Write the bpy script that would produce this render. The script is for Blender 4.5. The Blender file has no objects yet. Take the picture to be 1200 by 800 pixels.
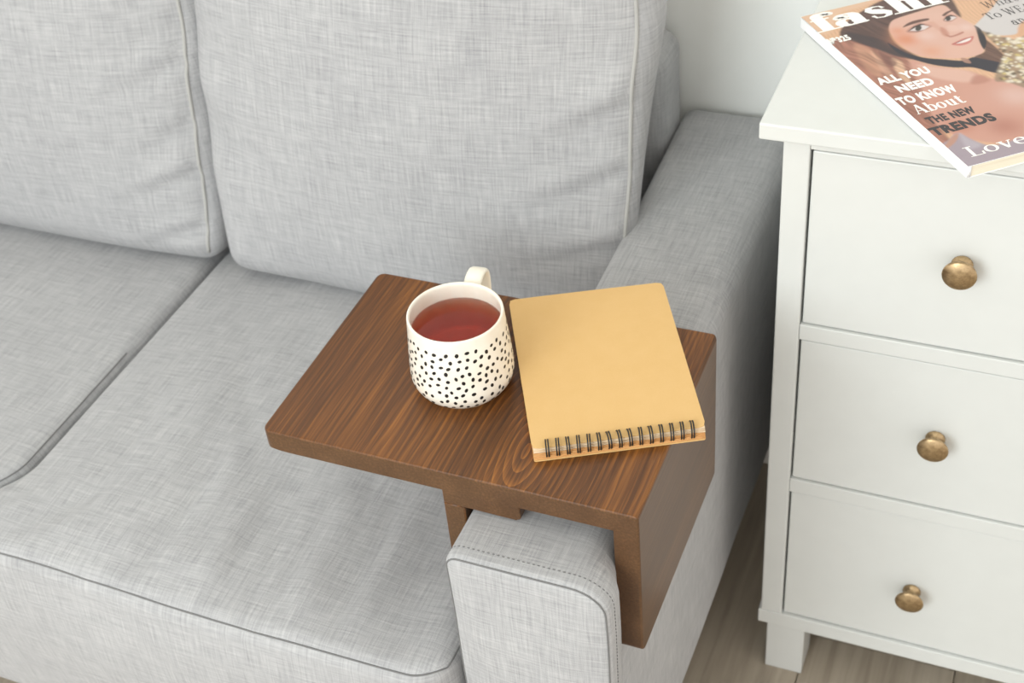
import bpy, bmesh, math, random
import numpy as np
from mathutils import Vector, Matrix

random.seed(4)
S = bpy.context.scene
C = S.collection
PI = math.pi
ZT = 0.66                      # height of the tray-table top above the floor

# ------------------------------------------------------------------ camera
F_PX = 1623.22
RW = np.array([[0.92366083, 0.37384595, -0.08420137],
               [0.18097487, -0.61922656, -0.76407235],
               [-0.33778508, 0.69050538, -0.63961204]])
CAM = np.array([0.27235635, -0.76289696, 0.88 + ZT])
cam_d = bpy.data.cameras.new('camera')
cam_d.sensor_width = 36.0
cam_d.lens = F_PX / 1200 * 36
cam_d.clip_start = 0.02
cam_d.dof.use_dof = True
cam_d.dof.focus_distance = 1.20
cam_d.dof.aperture_fstop = 9.0
cam = bpy.data.objects.new('camera', cam_d)
C.objects.link(cam)
Rm = np.stack([RW[0], -RW[1], -RW[2]], 1)
M4 = np.eye(4); M4[:3, :3] = Rm; M4[:3, 3] = CAM
cam.matrix_world = Matrix(M4.tolist())
S.camera = cam

# ------------------------------------------------------------------ light
w = bpy.data.worlds.new('room_light'); S.world = w; w.use_nodes = True
bg = w.node_tree.nodes['Background']
bg.inputs[0].default_value = (1.0, 0.952, 0.90, 1)
bg.inputs[1].default_value = 1.30

def area(name, loc, target, sx, sy, power, col):
    l = bpy.data.lights.new(name, 'AREA'); l.shape = 'RECTANGLE'
    l.size = sx; l.size_y = sy; l.energy = power; l.color = col
    o = bpy.data.objects.new(name, l); C.objects.link(o)
    o.location = loc
    o.rotation_euler = (Vector(target) - Vector(loc)).to_track_quat('-Z', 'Y').to_euler()
    return o
area('window_light', (-0.95, -3.1, 1.9), (0, 0.3, 0.7), 1.8, 1.6, 76, (0.90, 0.985, 1.0))

vs = S.view_settings
vs.view_transform = 'Standard'; vs.look = 'None'
vs.exposure = 0.0; vs.gamma = 1.0; vs.use_curve_mapping = False

# ------------------------------------------------------------------ helpers
def at_z(px, py, z):
    d = RW.T @ np.array([(px - 600) / F_PX, (py - 400) / F_PX, 1.0])
    return CAM + d * (z - CAM[2]) / d[2]

def tag(o, label=None, cat=None, group=None, kind=None):
    if label: o['label'] = label
    if cat: o['category'] = cat
    if group: o['group'] = group
    if kind: o['kind'] = kind
    return o

def empty(name, loc=(0, 0, 0), rz=0):
    o = bpy.data.objects.new(name, None); C.objects.link(o)
    o.location = loc; o.rotation_euler = (0, 0, rz); o.empty_display_size = 0.05
    return o

def link(name, me, mat=None, parent=None, smooth=True):
    o = bpy.data.objects.new(name, me); C.objects.link(o)
    if mat is not None and not me.materials: me.materials.append(mat)
    if parent is not None: o.parent = parent
    if smooth:
        me.polygons.foreach_set('use_smooth', [True] * len(me.polygons))
    return o

def pydata(name, V, Fc):
    me = bpy.data.meshes.new(name); me.from_pydata([tuple(map(float, v)) for v in V], [], Fc); me.update()
    return me

def box_uv(me):
    uv = me.uv_layers.new(name='UVMap')
    n = len(me.loops)
    co = np.empty(len(me.vertices) * 3); me.vertices.foreach_get('co', co); co = co.reshape(-1, 3)
    vi = np.empty(n, int); me.loops.foreach_get('vertex_index', vi)
    out = np.zeros((n, 2))
    for p in me.polygons:
        a = int(np.argmax(np.abs(np.array(p.normal))))
        i, j = ((1, 2), (0, 2), (0, 1))[a]
        for l in p.loop_indices:
            out[l] = co[vi[l]][[i, j]]
    uv.data.foreach_set('uv', out.ravel())

def bevel_box(name, size, loc, mat, parent, bev=0.002, seg=2, smooth=False):
    """box of full size, centred at loc, with bevelled edges"""
    bm = bmesh.new(); bmesh.ops.create_cube(bm, size=1)
    bmesh.ops.scale(bm, vec=size, verts=bm.verts)
    if bev: bmesh.ops.bevel(bm, geom=bm.edges[:], offset=bev, segments=seg, profile=0.5, affect='EDGES')
    bmesh.ops.translate(bm, vec=loc, verts=bm.verts)
    me = bpy.data.meshes.new(name); bm.to_mesh(me); bm.free()
    o = link(name, me, mat, parent, smooth)
    return o

def prism(name, outline, z0, z1, mat, parent, bev=0.0, seg=2, xf=None):
    """outline in local xy extruded from z0 to z1, edges rounded; xf maps to place"""
    bm = bmesh.new()
    vb = [bm.verts.new((x, y, z0)) for x, y in outline]
    vt = [bm.verts.new((x, y, z1)) for x, y in outline]
    n = len(vb)
    bm.faces.new(vt); bm.faces.new(vb[::-1])
    for i in range(n):
        bm.faces.new((vb[i], vb[(i + 1) % n], vt[(i + 1) % n], vt[i]))
    if bev:
        es = [e for e in bm.edges if abs(e.verts[0].co.z - e.verts[1].co.z) < 1e-6]
        bmesh.ops.bevel(bm, geom=es, offset=bev, segments=seg, profile=0.5, affect='EDGES')
    if xf is not None: bmesh.ops.transform(bm, matrix=xf, verts=bm.verts)
    bmesh.ops.recalc_face_normals(bm, faces=bm.faces)
    me = bpy.data.meshes.new(name); bm.to_mesh(me); bm.free()
    o = link(name, me, mat, parent, False)
    for p in me.polygons:
        if p.area < 0.0006: p.use_smooth = True
    return o

def rounded_rect(x0, y0, x1, y1, radii, n=6):
    """radii for corners (x0y0, x1y0, x1y1, x0y1), counter-clockwise"""
    out = []
    for (cx, cy, sx, sy, a0), r in zip(((x0, y0, 1, 1, PI), (x1, y0, -1, 1, 1.5 * PI), (x1, y1, -1, -1, 0), (x0, y1, 1, -1, .5 * PI)), radii):
        if r <= 0: out.append((cx, cy)); continue
        for k in range(n + 1):
            a = a0 + .5 * PI * k / n
            out.append((cx + sx * r + r * math.cos(a), cy + sy * r + r * math.sin(a)))
    return out

def tube_mesh(name, pts, r, sides=6, closed=False):
    P = [Vector(p) for p in pts]; n = len(P); V = []; Fc = []
    prev = None
    for i in range(n):
        a = P[(i - 1) % n] if (closed or i > 0) else P[i]
        b = P[(i + 1) % n] if (closed or i < n - 1) else P[i]
        t = (b - a).normalized()
        if prev is None:
            up = Vector((0, 0, 1)) if abs(t.z) < .9 else Vector((1, 0, 0))
            nrm = t.cross(up).normalized()
        else:
            nrm = (prev - t * prev.dot(t)).normalized()
        prev = nrm; bi = t.cross(nrm)
        rr = r[i] if hasattr(r, '__len__') else r
        for k in range(sides):
            a_ = 2 * PI * k / sides
            V.append(P[i] + nrm * rr * math.cos(a_) + bi * rr * math.sin(a_))
    for i in range(n if closed else n - 1):
        j = (i + 1) % n
        for k in range(sides):
            l = (k + 1) % sides
            Fc.append((i * sides + k, i * sides + l, j * sides + l, j * sides + k))
    if not closed:
        Fc.append(tuple(range(sides))[::-1]); Fc.append(tuple((n - 1) * sides + k for k in range(sides)))
    return pydata(name, V, Fc)

def lathe_mesh(name, prof, n=32, axis='z'):
    V = []; Fc = []
    for r, z in prof:
        for k in range(n):
            a = 2 * PI * k / n
            V.append((r * math.cos(a), r * math.sin(a), z))
    for i in range(len(prof) - 1):
        for k in range(n):
            l = (k + 1) % n
            Fc.append((i * n + k, i * n + l, (i + 1) * n + l, (i + 1) * n + k))
    me = pydata(name, V, Fc)
    bm = bmesh.new(); bm.from_mesh(me)
    bmesh.ops.remove_doubles(bm, verts=bm.verts, dist=1e-6)
    bmesh.ops.recalc_face_normals(bm, faces=bm.faces)
    bm.to_mesh(me); bm.free()
    return me

# ------------------------------------------------------------------ materials
class NT:
    def __init__(s, name):
        s.m = bpy.data.materials.new(name); s.m.use_nodes = True
        s.t = s.m.node_tree; s.b = s.t.nodes['Principled BSDF']
    def n(s, kind, **kw):
        x = s.t.nodes.new('ShaderNode' + kind)
        for k, v in kw.items(): setattr(x, k, v)
        return x
    def l(s, a, b): s.t.links.new(a, b)
    def math(s, op, a, b=None, c=None):
        x = s.n('Math', operation=op)
        for i, v in enumerate((a, b, c)):
            if v is None: continue
            if isinstance(v, (int, float)): x.inputs[i].default_value = v
            else: s.l(v, x.inputs[i])
        return x.outputs[0]
    def mapping(s, src, scale=(1, 1, 1), loc=(0, 0, 0), rot=(0, 0, 0)):
        x = s.n('Mapping'); s.l(src, x.inputs[0])
        x.inputs['Scale'].default_value = scale; x.inputs['Location'].default_value = loc; x.inputs['Rotation'].default_value = rot
        return x.outputs[0]
    def noise(s, vec, scale=1, detail=2, rough=.5, dist=0):
        x = s.n('TexNoise'); s.l(vec, x.inputs['Vector'])
        x.inputs['Scale'].default_value = scale; x.inputs['Detail'].default_value = detail
        x.inputs['Roughness'].default_value = rough; x.inputs['Distortion'].default_value = dist
        return x.outputs['Fac']
    def ramp(s, fac, stops):
        x = s.n('ValToRGB'); s.l(fac, x.inputs[0]); e = x.color_ramp.elements
        while len(e) < len(stops): e.new(0.5)
        for q, (p, c) in zip(e, stops): q.position = p; q.color = (*c, 1)
        return x.outputs[0]
    def mixc(s, fac, a, b, mode='MIX'):
        x = s.n('Mix', data_type='RGBA', blend_type=mode)
        for i, v in ((0, fac), (6, a), (7, b)):
            if isinstance(v, (int, float)): x.inputs[i].default_value = v
            elif isinstance(v, tuple): x.inputs[i].default_value = (*v, 1)
            else: s.l(v, x.inputs[i])
        return x.outputs[2]
    def bump(s, h, strength=.3, dist=.001):
        x = s.n('Bump'); x.inputs['Strength'].default_value = strength; x.inputs['Distance'].default_value = dist
        s.l(h, x.inputs['Height']); s.l(x.outputs[0], s.b.inputs['Normal'])

def srgb(*c):
    return tuple((v / 255 / 12.92) if v / 255 <= .04045 else ((v / 255 + .055) / 1.055) ** 2.4 for v in c)

def plain(name, col, rough=.5, metal=0, spec=.5, coat=0):
    t = NT(name); b = t.b
    b.inputs['Base Color'].default_value = (*col, 1); b.inputs['Roughness'].default_value = rough
    b.inputs['Metallic'].default_value = metal; b.inputs['Specular IOR Level'].default_value = spec
    b.inputs['Coat Weight'].default_value = coat
    # faint unevenness so that no surface is perfectly flat in tone
    tc = t.n('TexCoord').outputs['Object']
    nz = t.noise(tc, 35, 3)
    t.l(t.mixc(.06, (*col,), t.ramp(nz, [(0.3, tuple(v * .8 for v in col)), (.7, tuple(min(1, v * 1.15) for v in col))])), b.inputs['Base Color'])
    return t.m

def fabric():
    t = NT('grey_woven_fabric'); b = t.b
    uv = t.n('UVMap').outputs[0]
    warp = t.noise(t.mapping(uv, (620, 26, 1)), 1, 2, .6)
    weft = t.noise(t.mapping(uv, (26, 620, 1), (7, 3, 0)), 1, 2, .6)
    slub1 = t.noise(t.mapping(uv, (260, 10, 1), (3, 9, 0)), 1, 2, .55)
    slub2 = t.noise(t.mapping(uv, (10, 260, 1), (13, 1, 0)), 1, 2, .55)
    mot = t.noise(t.mapping(uv, (11, 11, 1)), 1, 3, .5)
    sx = t.n('SeparateXYZ'); t.l(uv, sx.inputs[0])
    su = t.math('SINE', t.math('MULTIPLY', sx.outputs[0], 2 * PI / .0017))
    sv = t.math('SINE', t.math('MULTIPLY', sx.outputs[1], 2 * PI / .0017))
    weave = t.math('MULTIPLY', su, sv)
    a = t.math('ADD', t.math('MULTIPLY', warp, .55), t.math('MULTIPLY', weft, .55))
    c = t.math('ADD', t.math('MULTIPLY', slub1, .22), t.math('MULTIPLY', slub2, .22))
    v = t.math('ADD', t.math('ADD', a, c), t.math('MULTIPLY', mot, .16))
    v = t.math('ADD', v, t.math('MULTIPLY', weave, .10))
    v = t.math('SUBTRACT', v, .35)          # about 0.5 on average
    col = t.ramp(v, [(.18, srgb(138, 138, 141)), (.5, srgb(172, 172, 174)), (.84, srgb(200, 200, 200))])
    t.l(col, b.inputs['Base Color'])
    b.inputs['Roughness'].default_value = .95; b.inputs['Specular IOR Level'].default_value = .15
    b.inputs['Sheen Weight'].default_value = .15
    t.bump(v, .35, .0012)
    return t.m

def wood():
    t = NT('brown_stained_wood'); b = t.b
    tc = t.n('TexCoord').outputs['Object']
    # growth rings of a board cut close to the heart: nested ovals drawn out along the grain
    wob = t.noise(t.mapping(tc, (9, 4, 9)), 1, 2, .5)
    sx = t.n('SeparateXYZ'); t.l(tc, sx.inputs[0])
    x = t.math('ADD', sx.outputs[0], .122); y = t.math('ADD', sx.outputs[1], -.045)
    r = t.math('SQRT', t.math('ADD', t.math('MULTIPLY', x, x), t.math('MULTIPLY', t.math('MULTIPLY', y, y), .085)))
    r = t.math('ADD', t.math('ADD', r, t.math('MULTIPLY', t.math('SUBTRACT', wob, .35), .045)), t.math('MULTIPLY', t.math('SUBTRACT', sx.outputs[2], ZT), .25))
    ring = t.math('FRACT', t.math('MULTIPLY', r, 150))
    ring = t.math('MULTIPLY', t.math('POWER', ring, 2.2), t.noise(t.mapping(tc, (30, 4, 30), (2, 5, 1)), 1, 2, .5))
    amp = t.math('ADD', .16, t.math('MULTIPLY', t.math('POWER', 2.718, t.math('MULTIPLY', t.math('POWER', t.math('DIVIDE', r, .085), 2.0), -1.0)), .42))
    ring = t.math('ADD', t.math('MULTIPLY', ring, amp), t.math('MULTIPLY', t.math('SUBTRACT', .42, amp), .22))
    fine = t.noise(t.mapping(tc, (380, 7, 380)), 1, 4, .62)
    broad = t.noise(t.mapping(tc, (26, 2.4, 26), (4, 1, 2)), 1, 3, .55)
    v = t.math('ADD', t.math('ADD', ring, t.math('MULTIPLY', t.math('SUBTRACT', fine, .18), .78)), t.math('MULTIPLY', broad, .55))
    v = t.math('SUBTRACT', v, .20)
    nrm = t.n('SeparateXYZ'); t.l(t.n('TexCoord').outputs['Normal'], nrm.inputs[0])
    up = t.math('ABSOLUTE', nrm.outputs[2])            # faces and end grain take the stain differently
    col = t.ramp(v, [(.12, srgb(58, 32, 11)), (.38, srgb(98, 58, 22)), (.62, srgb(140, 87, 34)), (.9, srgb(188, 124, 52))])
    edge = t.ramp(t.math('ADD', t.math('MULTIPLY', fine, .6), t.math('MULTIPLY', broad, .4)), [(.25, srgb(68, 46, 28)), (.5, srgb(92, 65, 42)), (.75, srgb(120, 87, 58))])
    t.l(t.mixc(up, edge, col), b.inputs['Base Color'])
    b.inputs['Roughness'].default_value = .36; b.inputs['Specular IOR Level'].default_value = .40
    t.bump(v, .12, .0006)
    return t.m

def floor_mat():
    t = NT('grey_oak_laminate'); b = t.b
    tc = t.n('TexCoord').outputs['Object']
    oi = t.n('ObjectInfo').outputs['Random']
    cm = t.n('CombineXYZ'); t.l(t.math('MULTIPLY', oi, 40), cm.inputs[0]); t.l(t.math('MULTIPLY', oi, 17), cm.inputs[1])
    va = t.n('VectorMath', operation='ADD'); t.l(tc, va.inputs[0]); t.l(cm.outputs[0], va.inputs[1])
    g = t.noise(t.mapping(va.outputs[0], (60, 3, 60)), 1, 4, .6, .6)
    g2 = t.noise(t.mapping(va.outputs[0], (9, 1.2, 9)), 1, 3, .5, .8)
    v = t.math('ADD', t.math('MULTIPLY', g, .6), t.math('MULTIPLY', g2, .4))
    col = t.ramp(v, [(.3, srgb(138, 127, 112)), (.5, srgb(170, 158, 142)), (.72, srgb(194, 183, 167))])
    t.l(col, b.inputs['Base Color']); b.inputs['Roughness'].default_value = .5
    t.bump(g, .1, .0006)
    return t.m

def mug_mat():
    """cream glaze"""
    t = NT('cream_body_glaze'); b = t.b
    uv = t.n('UVMap').outputs[0]
    n1 = t.noise(t.mapping(uv, (60, 60, 1)), 1, 2)
    t.l(t.ramp(n1, [(.3, srgb(240, 232, 217)), (.7, srgb(245, 239, 227))]), b.inputs['Base Color'])
    b.inputs['Roughness'].default_value = .28; b.inputs['Coat Weight'].default_value = .3
    return t.m

def tea_mat():
    t = NT('black_tea'); b = t.b
    b.inputs['Base Color'].default_value = (1, 1, 1, 1)
    b.inputs['Roughness'].default_value = .02; b.inputs['IOR'].default_value = 1.33
    b.inputs['Transmission Weight'].default_value = 1
    va = t.n('VolumeAbsorption'); va.inputs['Color'].default_value = (.965, .44, .05, 1); va.inputs['Density'].default_value = 36
    t.l(va.outputs[0], t.t.nodes['Material Output'].inputs['Volume'])
    return t.m

def kraft_mat():
    t = NT('kraft_paper'); b = t.b
    tc = t.n('TexCoord').outputs['Object']
    n1 = t.noise(tc, 900, 2); n2 = t.noise(tc, 60, 3)
    v = t.math('ADD', t.math('MULTIPLY', n1, .5), t.math('MULTIPLY', n2, .5))
    t.l(t.ramp(v, [(.3, srgb(217, 178, 119)), (.7, srgb(221, 183, 126))]), b.inputs['Base Color'])
    b.inputs['Roughness'].default_value = .8; b.inputs['Specular IOR Level'].default_value = .25
    return t.m

def pages_mat(name, c0, c1, scale):
    t = NT(name); b = t.b
    tc = t.n('TexCoord').outputs['Object']
    n1 = t.noise(t.mapping(tc, (6, 6, scale)), 1, 3, .6)
    t.l(t.ramp(n1, [(.35, c0), (.65, c1)]), b.inputs['Base Color'])
    b.inputs['Roughness'].default_value = .8
    return t.m

def brass_mat():
    t = NT('antique_brass'); b = t.b
    tc = t.n('TexCoord').outputs['Object']
    n1 = t.noise(tc, 160, 4, .65)
    t.l(t.ramp(n1, [(.3, srgb(150, 126, 94)), (.7, srgb(206, 180, 142))]), b.inputs['Base Color'])
    b.inputs['Metallic'].default_value = 1; b.inputs['Roughness'].default_value = .38
    t.bump(n1, .1, .0005)
    return t.m

def print_mat():
    t = NT('glossy_printed_cover'); b = t.b
    a = t.n('VertexColor'); a.layer_name = 'print'
    t.l(a.outputs[0], b.inputs['Base Color'])
    b.inputs['Roughness'].default_value = .4; b.inputs['Specular IOR Level'].default_value = .3
    return t.m

M = dict(
    fabric=fabric(), wood=wood(), floor=floor_mat(), mug=mug_mat(), tea=tea_mat(), kraft=kraft_mat(), brass=brass_mat(), print=print_mat(),
    piping=plain('grey_piping', srgb(178, 177, 174), .95, spec=.1),
    seam=plain('dark_seam', srgb(122, 122, 122), .95, spec=.1),
    white=plain('white_lacquer', srgb(214, 216, 214), .35),
    wall=plain('white_wall_paint', srgb(246, 247, 244), .9, spec=.2),
    board=plain('white_baseboard', srgb(232, 230, 225), .5),
    cream=plain('cream_glaze', srgb(240, 234, 220), .28),
    foot=plain('unglazed_clay', srgb(214, 196, 170), .8),
    dark=plain('dark_leg', srgb(50, 45, 42), .5),
    wire=plain('black_wire', srgb(26, 25, 26), .4),
    paper=plain('spine_paper', srgb(245, 246, 248), .4),
    ink_white=plain('white_ink', srgb(246, 244, 240), .4),
    ink_black=plain('black_ink', srgb(42, 38, 42), .4),
    pages=pages_mat('magazine_pages', srgb(222, 212, 190), srgb(240, 232, 214), 900),
    pages_pale=pages_mat('pale_notebook_pages', srgb(214, 184, 146), srgb(242, 224, 196), 1600),
    pages_kraft=pages_mat('kraft_notebook_pages', srgb(206, 150, 92), srgb(228, 178, 118), 900),
)

# ------------------------------------------------------------------ setting
YW = 0.752
wall = bevel_box('wall_back', (5.2, .12, 2.7), (-.4, YW + .06, 1.35), M['wall'], None, 0)
tag(wall, 'plain off-white painted wall behind the sofa and drawers', 'wall', kind='structure')
bb = bevel_box('baseboard_back', (5.2, .014, .075), (-.4, YW - .0072, .0375), M['board'], None, .003)
tag(bb, 'low white baseboard along the foot of the wall', 'baseboard', kind='structure')
fl = bevel_box('floor', (5.2, 4.0, .05), (-.4, YW + .06 - 2.0, -.0336), M['floor'], None, 0)
tag(fl, 'grey-brown oak laminate floor of long planks', 'floor', kind='structure')
ce = bevel_box('ceiling', (5.2, 4.0, .06), (-.4, YW + .06 - 2.0, 2.731), M['wall'], None, 0)  # unseen ceiling, added to block overhead world light so upward faces stay darker
tag(ce, 'plain white unseen ceiling added to dim light from above', 'ceiling', kind='structure')
PW, PL = .192, 1.28
plank_me = None
for i in range(15):
    x = -1.55 + i * PW
    off = (i * .47) % 1 * PL
    for j in range(3):
        y = YW - .016 - off - j * PL + PL / 2 * 0
        y1 = min(y + PL, YW - .0005) if j == 0 else y
        y0 = y if j == 0 else y - PL + 0
        if j == 0: y0, y1 = y, YW - .0005
        else: y0, y1 = YW - .016 - off - j * PL, YW - .016 - off - (j - 1) * PL
        if y1 - y0 < .03: continue
        p = bevel_box('plank', (PW - .0012, y1 - y0 - .0012, .0085), (0, 0, -.0043), M['floor'], fl, .0008, 1)
        p.location = (x, (y0 + y1) / 2, 0)

# ------------------------------------------------------------------ sofa
def smp(h, r, step):
    inner = h - r
    n = max(2, int(2 * inner / step))
    a = list(np.linspace(-inner, inner, n + 1))
    e = [inner + r * (1 - math.cos(t)) * 0 + r * t for t in np.linspace(0, 1, 6)[1:]]
    return np.array([-v for v in e[::-1]] + a + e)

class Puff:
    """rounded, bulging upholstered block; f maps a point of the sharp box onto the soft surface"""
    def __init__(s, size, r, bulge, centre, deform=None):
        s.h = np.array(size) / 2; s.r = r; s.b = bulge; s.c = np.array(centre); s.d = deform
    def f(s, q):
        q = np.atleast_2d(q).astype(float); h = s.h; r = s.r
        inner = np.clip(q, -(h - r), h - r)
        d = q - inner
        # spread the rounding evenly
        t = d / r
        n = np.linalg.norm(t, axis=1, keepdims=True); n[n == 0] = 1
        mx = np.max(np.abs(t), axis=1, keepdims=True)
        p = inner + t / n * np.where(mx > 0, mx, 1) * r
        u = p / h
        o = p.copy()
        for i in range(3):
            j, k = (i + 1) % 3, (i + 2) % 3
            o[:, i] += s.b[i] * np.clip(u[:, i], -1, 1) * np.clip(1 - u[:, j] ** 2, 0, 1) * np.clip(1 - u[:, k] ** 2, 0, 1)
        if s.d is not None: o = s.d(o, u)
        return o + s.c
    def mesh(s, name, step=.02):
        X = [smp(s.h[i], s.r, step) for i in range(3)]
        V = []; Fc = []
        for ax in range(3):
            i, j = (ax + 1) % 3, (ax + 2) % 3
            A, B = X[i], X[j]
            for sg in (-1, 1):
                base = len(V)
                for a in A:
                    for b in B:
                        q = [0, 0, 0]; q[ax] = sg * s.h[ax]; q[i] = a; q[j] = b; V.append(q)
                nb = len(B)
                for a in range(len(A) - 1):
                    for b in range(nb - 1):
                        f = (base + a * nb + b, base + (a + 1) * nb + b, base + (a + 1) * nb + b + 1, base + a * nb + b + 1)
                        Fc.append(f if sg > 0 else f[::-1])
        V = np.array(V)
        P = s.f(V)
        me = pydata(name, P, Fc)
        bm = bmesh.new(); bm.from_mesh(me)
        bmesh.ops.remove_doubles(bm, verts=bm.verts, dist=1e-5)
        bm.to_mesh(me); bm.free()
        box_uv(me)
        return me
    def part(s, name, mat, parent, step=.02):
        return link(name, s.mesh(name, step), mat, parent)

def vnoise(x, y, seed=0):
    """cheap smooth value noise"""
    def h(i, j): 
        v = np.sin(i * 127.1 + j * 311.7 + seed * 74.7) * 43758.5453
        return v - np.floor(v)
    i = np.floor(x); j = np.floor(y); fx = x - i; fy = y - j
    fx = fx * fx * (3 - 2 * fx); fy = fy * fy * (3 - 2 * fy)
    return (h(i, j) * (1 - fx) + h(i + 1, j) * fx) * (1 - fy) + (h(i, j + 1) * (1 - fx) + h(i + 1, j + 1) * fx) * fy

sofa = empty('sofa', (-.765, .34, 0))
tag(sofa, 'light grey woven-fabric two-seat sofa with plump back cushions', 'sofa')
def reg(o):   # children keep world placement under the sofa's own origin
    o.matrix_parent_inverse = Matrix.Translation((.765, -.34, 0)); return o

ZB = ZT - .515                    # underside of the sofa
# arms
def arm(name, cx, mirror):
    y0, y1 = -.054, .741
    ztop = ZT - .0475
    h = ztop - ZB
    x0, x1 = cx - .0717, cx + .0717
    oc, ic = (.030, .015) if not mirror else (.015, .030)        # outer shoulder rounder than the inner one
    def outline(ins):
        o = [(x0 + ins, ZB + ins)]
        o = rounded_rect(x0 + ins, ZB + ins, x1 - ins, ztop - ins, (.012, .012, max(oc - ins, .004), max(ic - ins, .004)), 8)
        P_ = np.array(o); Q = []
        L_ = np.linalg.norm(np.roll(P_, -1, 0) - P_, axis=1)
        for a_, b_, l_ in zip(P_, np.roll(P_, -1, 0), L_):
            for t in range(max(1, int(l_ / .014))): Q.append(a_ + (b_ - a_) * t / max(1, int(l_ / .014)))
        return np.array(Q)
    def place(Q, y):
        y = np.broadcast_to(y, (len(Q),)); x = Q[:, 0].copy(); z = Q[:, 1].copy()
        if not mirror:
            fr = np.clip((-.003 - y) / .02, 0, 1)
            x += fr * .0120 * np.clip((Q[:, 0] - cx) / .07, 0, 1)
            x -= .010 * np.clip((y - .34) / .36, 0, 1) * np.clip((cx - Q[:, 0]) / .07, 0, 1)
        z += .003 * (vnoise(y * 9, x * 9, 5) - .5) * (Q[:, 1] > ztop - .03)
        x += .002 * (vnoise(y * 11, z * 11, 6) - .5)
        return np.column_stack([x, y, z])
    rr = .009; rings = []
    base = outline(0); cen = np.array([cx, (ZB + ztop) / 2])
    n0 = len(base)
    def inset(d):           # same point count: move towards the inside along the outline normal
        t_ = np.roll(base, -1, 0) - np.roll(base, 1, 0); t_ /= np.linalg.norm(t_, axis=1, keepdims=True)
        return base + np.column_stack([-t_[:, 1], t_[:, 0]]) * d
    inn = inset(rr)
    def flat(sc, y, sgn): return place(cen + (inn - cen) * sc, y + sgn * (.007 * (1 - sc ** 2)))
    for sc in (.02, .2, .4, .6, .8, .92): rings.append(flat(sc, y0, -1))
    for a_ in np.linspace(0, PI / 2, 6): rings.append(place(inset(rr * (1 - math.sin(a_))), y0 + rr * (1 - math.cos(a_))))
    for y in np.arange(y0 + rr + .012, y1 - rr, .012): rings.append(place(base, y))
    for a_ in np.linspace(PI / 2, 0, 6): rings.append(place(inset(rr * (1 - math.sin(a_))), y1 - rr * (1 - math.cos(a_))))
    for sc in (.8, .4, .02): rings.append(flat(sc, y1, 0))
    V = np.concatenate(rings); Fc = []
    for i in range(len(rings) - 1):
        for k in range(n0):
            l_ = (k + 1) % n0; Fc.append((i * n0 + k, i * n0 + l_, (i + 1) * n0 + l_, (i + 1) * n0 + k))
    Fc.append(tuple(range(n0))[::-1]); Fc.append(tuple((len(rings) - 1) * n0 + k for k in range(n0)))
    me = pydata('arm', V, Fc)
    bm = bmesh.new(); bm.from_mesh(me); bmesh.ops.recalc_face_normals(bm, faces=bm.faces); bm.to_mesh(me); bm.free()
    box_uv(me)
    a = reg(link('arm', me, M['fabric'], sofa))
    # seam round the front face and the row of stitches beside it
    keep = base[:, 1] > ZB + .02
    st0 = int(np.argmax(~keep & np.roll(keep, -1)))
    order = [(st0 + 1 + k) % n0 for k in range(n0) if keep[(st0 + 1 + k) % n0]]
    pts = [tuple(p) for p in place(inset(rr * .30), y0 + rr * .25)[order]]
    sm = link('seam', tube_mesh('seam', pts, .0008, 5), M['seam'], a)
    sm.matrix_parent_inverse = Matrix.Identity(4)
    st = place(inset(-.0002), y0 + .016)[order]
    V = []; Fc = []
    d = np.concatenate([[0], np.cumsum(np.linalg.norm(np.diff(st, axis=0), axis=1))])
    for s_ in np.arange(.01, d[-1], .0048):
        p = [np.interp(s_, d, st[:, k]) for k in range(3)]; q = [np.interp(s_ + .0022, d, st[:, k]) for k in range(3)]
        mm = tube_mesh('t', [p, q], .00055, 4)
        b = len(V); V += [v.co.copy() for v in mm.vertices]; Fc += [tuple(b + k for k in f.vertices) for f in mm.polygons]
        bpy.data.meshes.remove(mm)
    stt = link('stitching', pydata('stitching', V, Fc), M['seam'], a)
    stt['kind'] = 'stuff'
    return a
arm('arm', -.0958, False)
arm('arm', -1.4342, True)

# base under the seat, behind the cushion fronts
reg(Puff((1.20, .70, .17), .02, (0, 0, 0), (-.765, .375, ZB + .088)).part('base', M['fabric'], sofa, .05))
# back rest
reg(Puff((1.172, .10, .580), .028, (0, .0, .0), (-.765, .690, ZB + .2955)).part('backrest', M['fabric'], sofa, .04))
# legs
for lx in (-1.43, -.10):
    for ly in (.02, .68):
        lg = link('leg', lathe_mesh('leg', [(0, 0), (.016, 0), (.017, .002), (.023, ZB + .004), (0, ZB + .004)], 20), M['dark'], sofa)
        lg.matrix_parent_inverse = Matrix.Translation((.765, -.34, 0)); lg.location = (lx, ly, 0)

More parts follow.
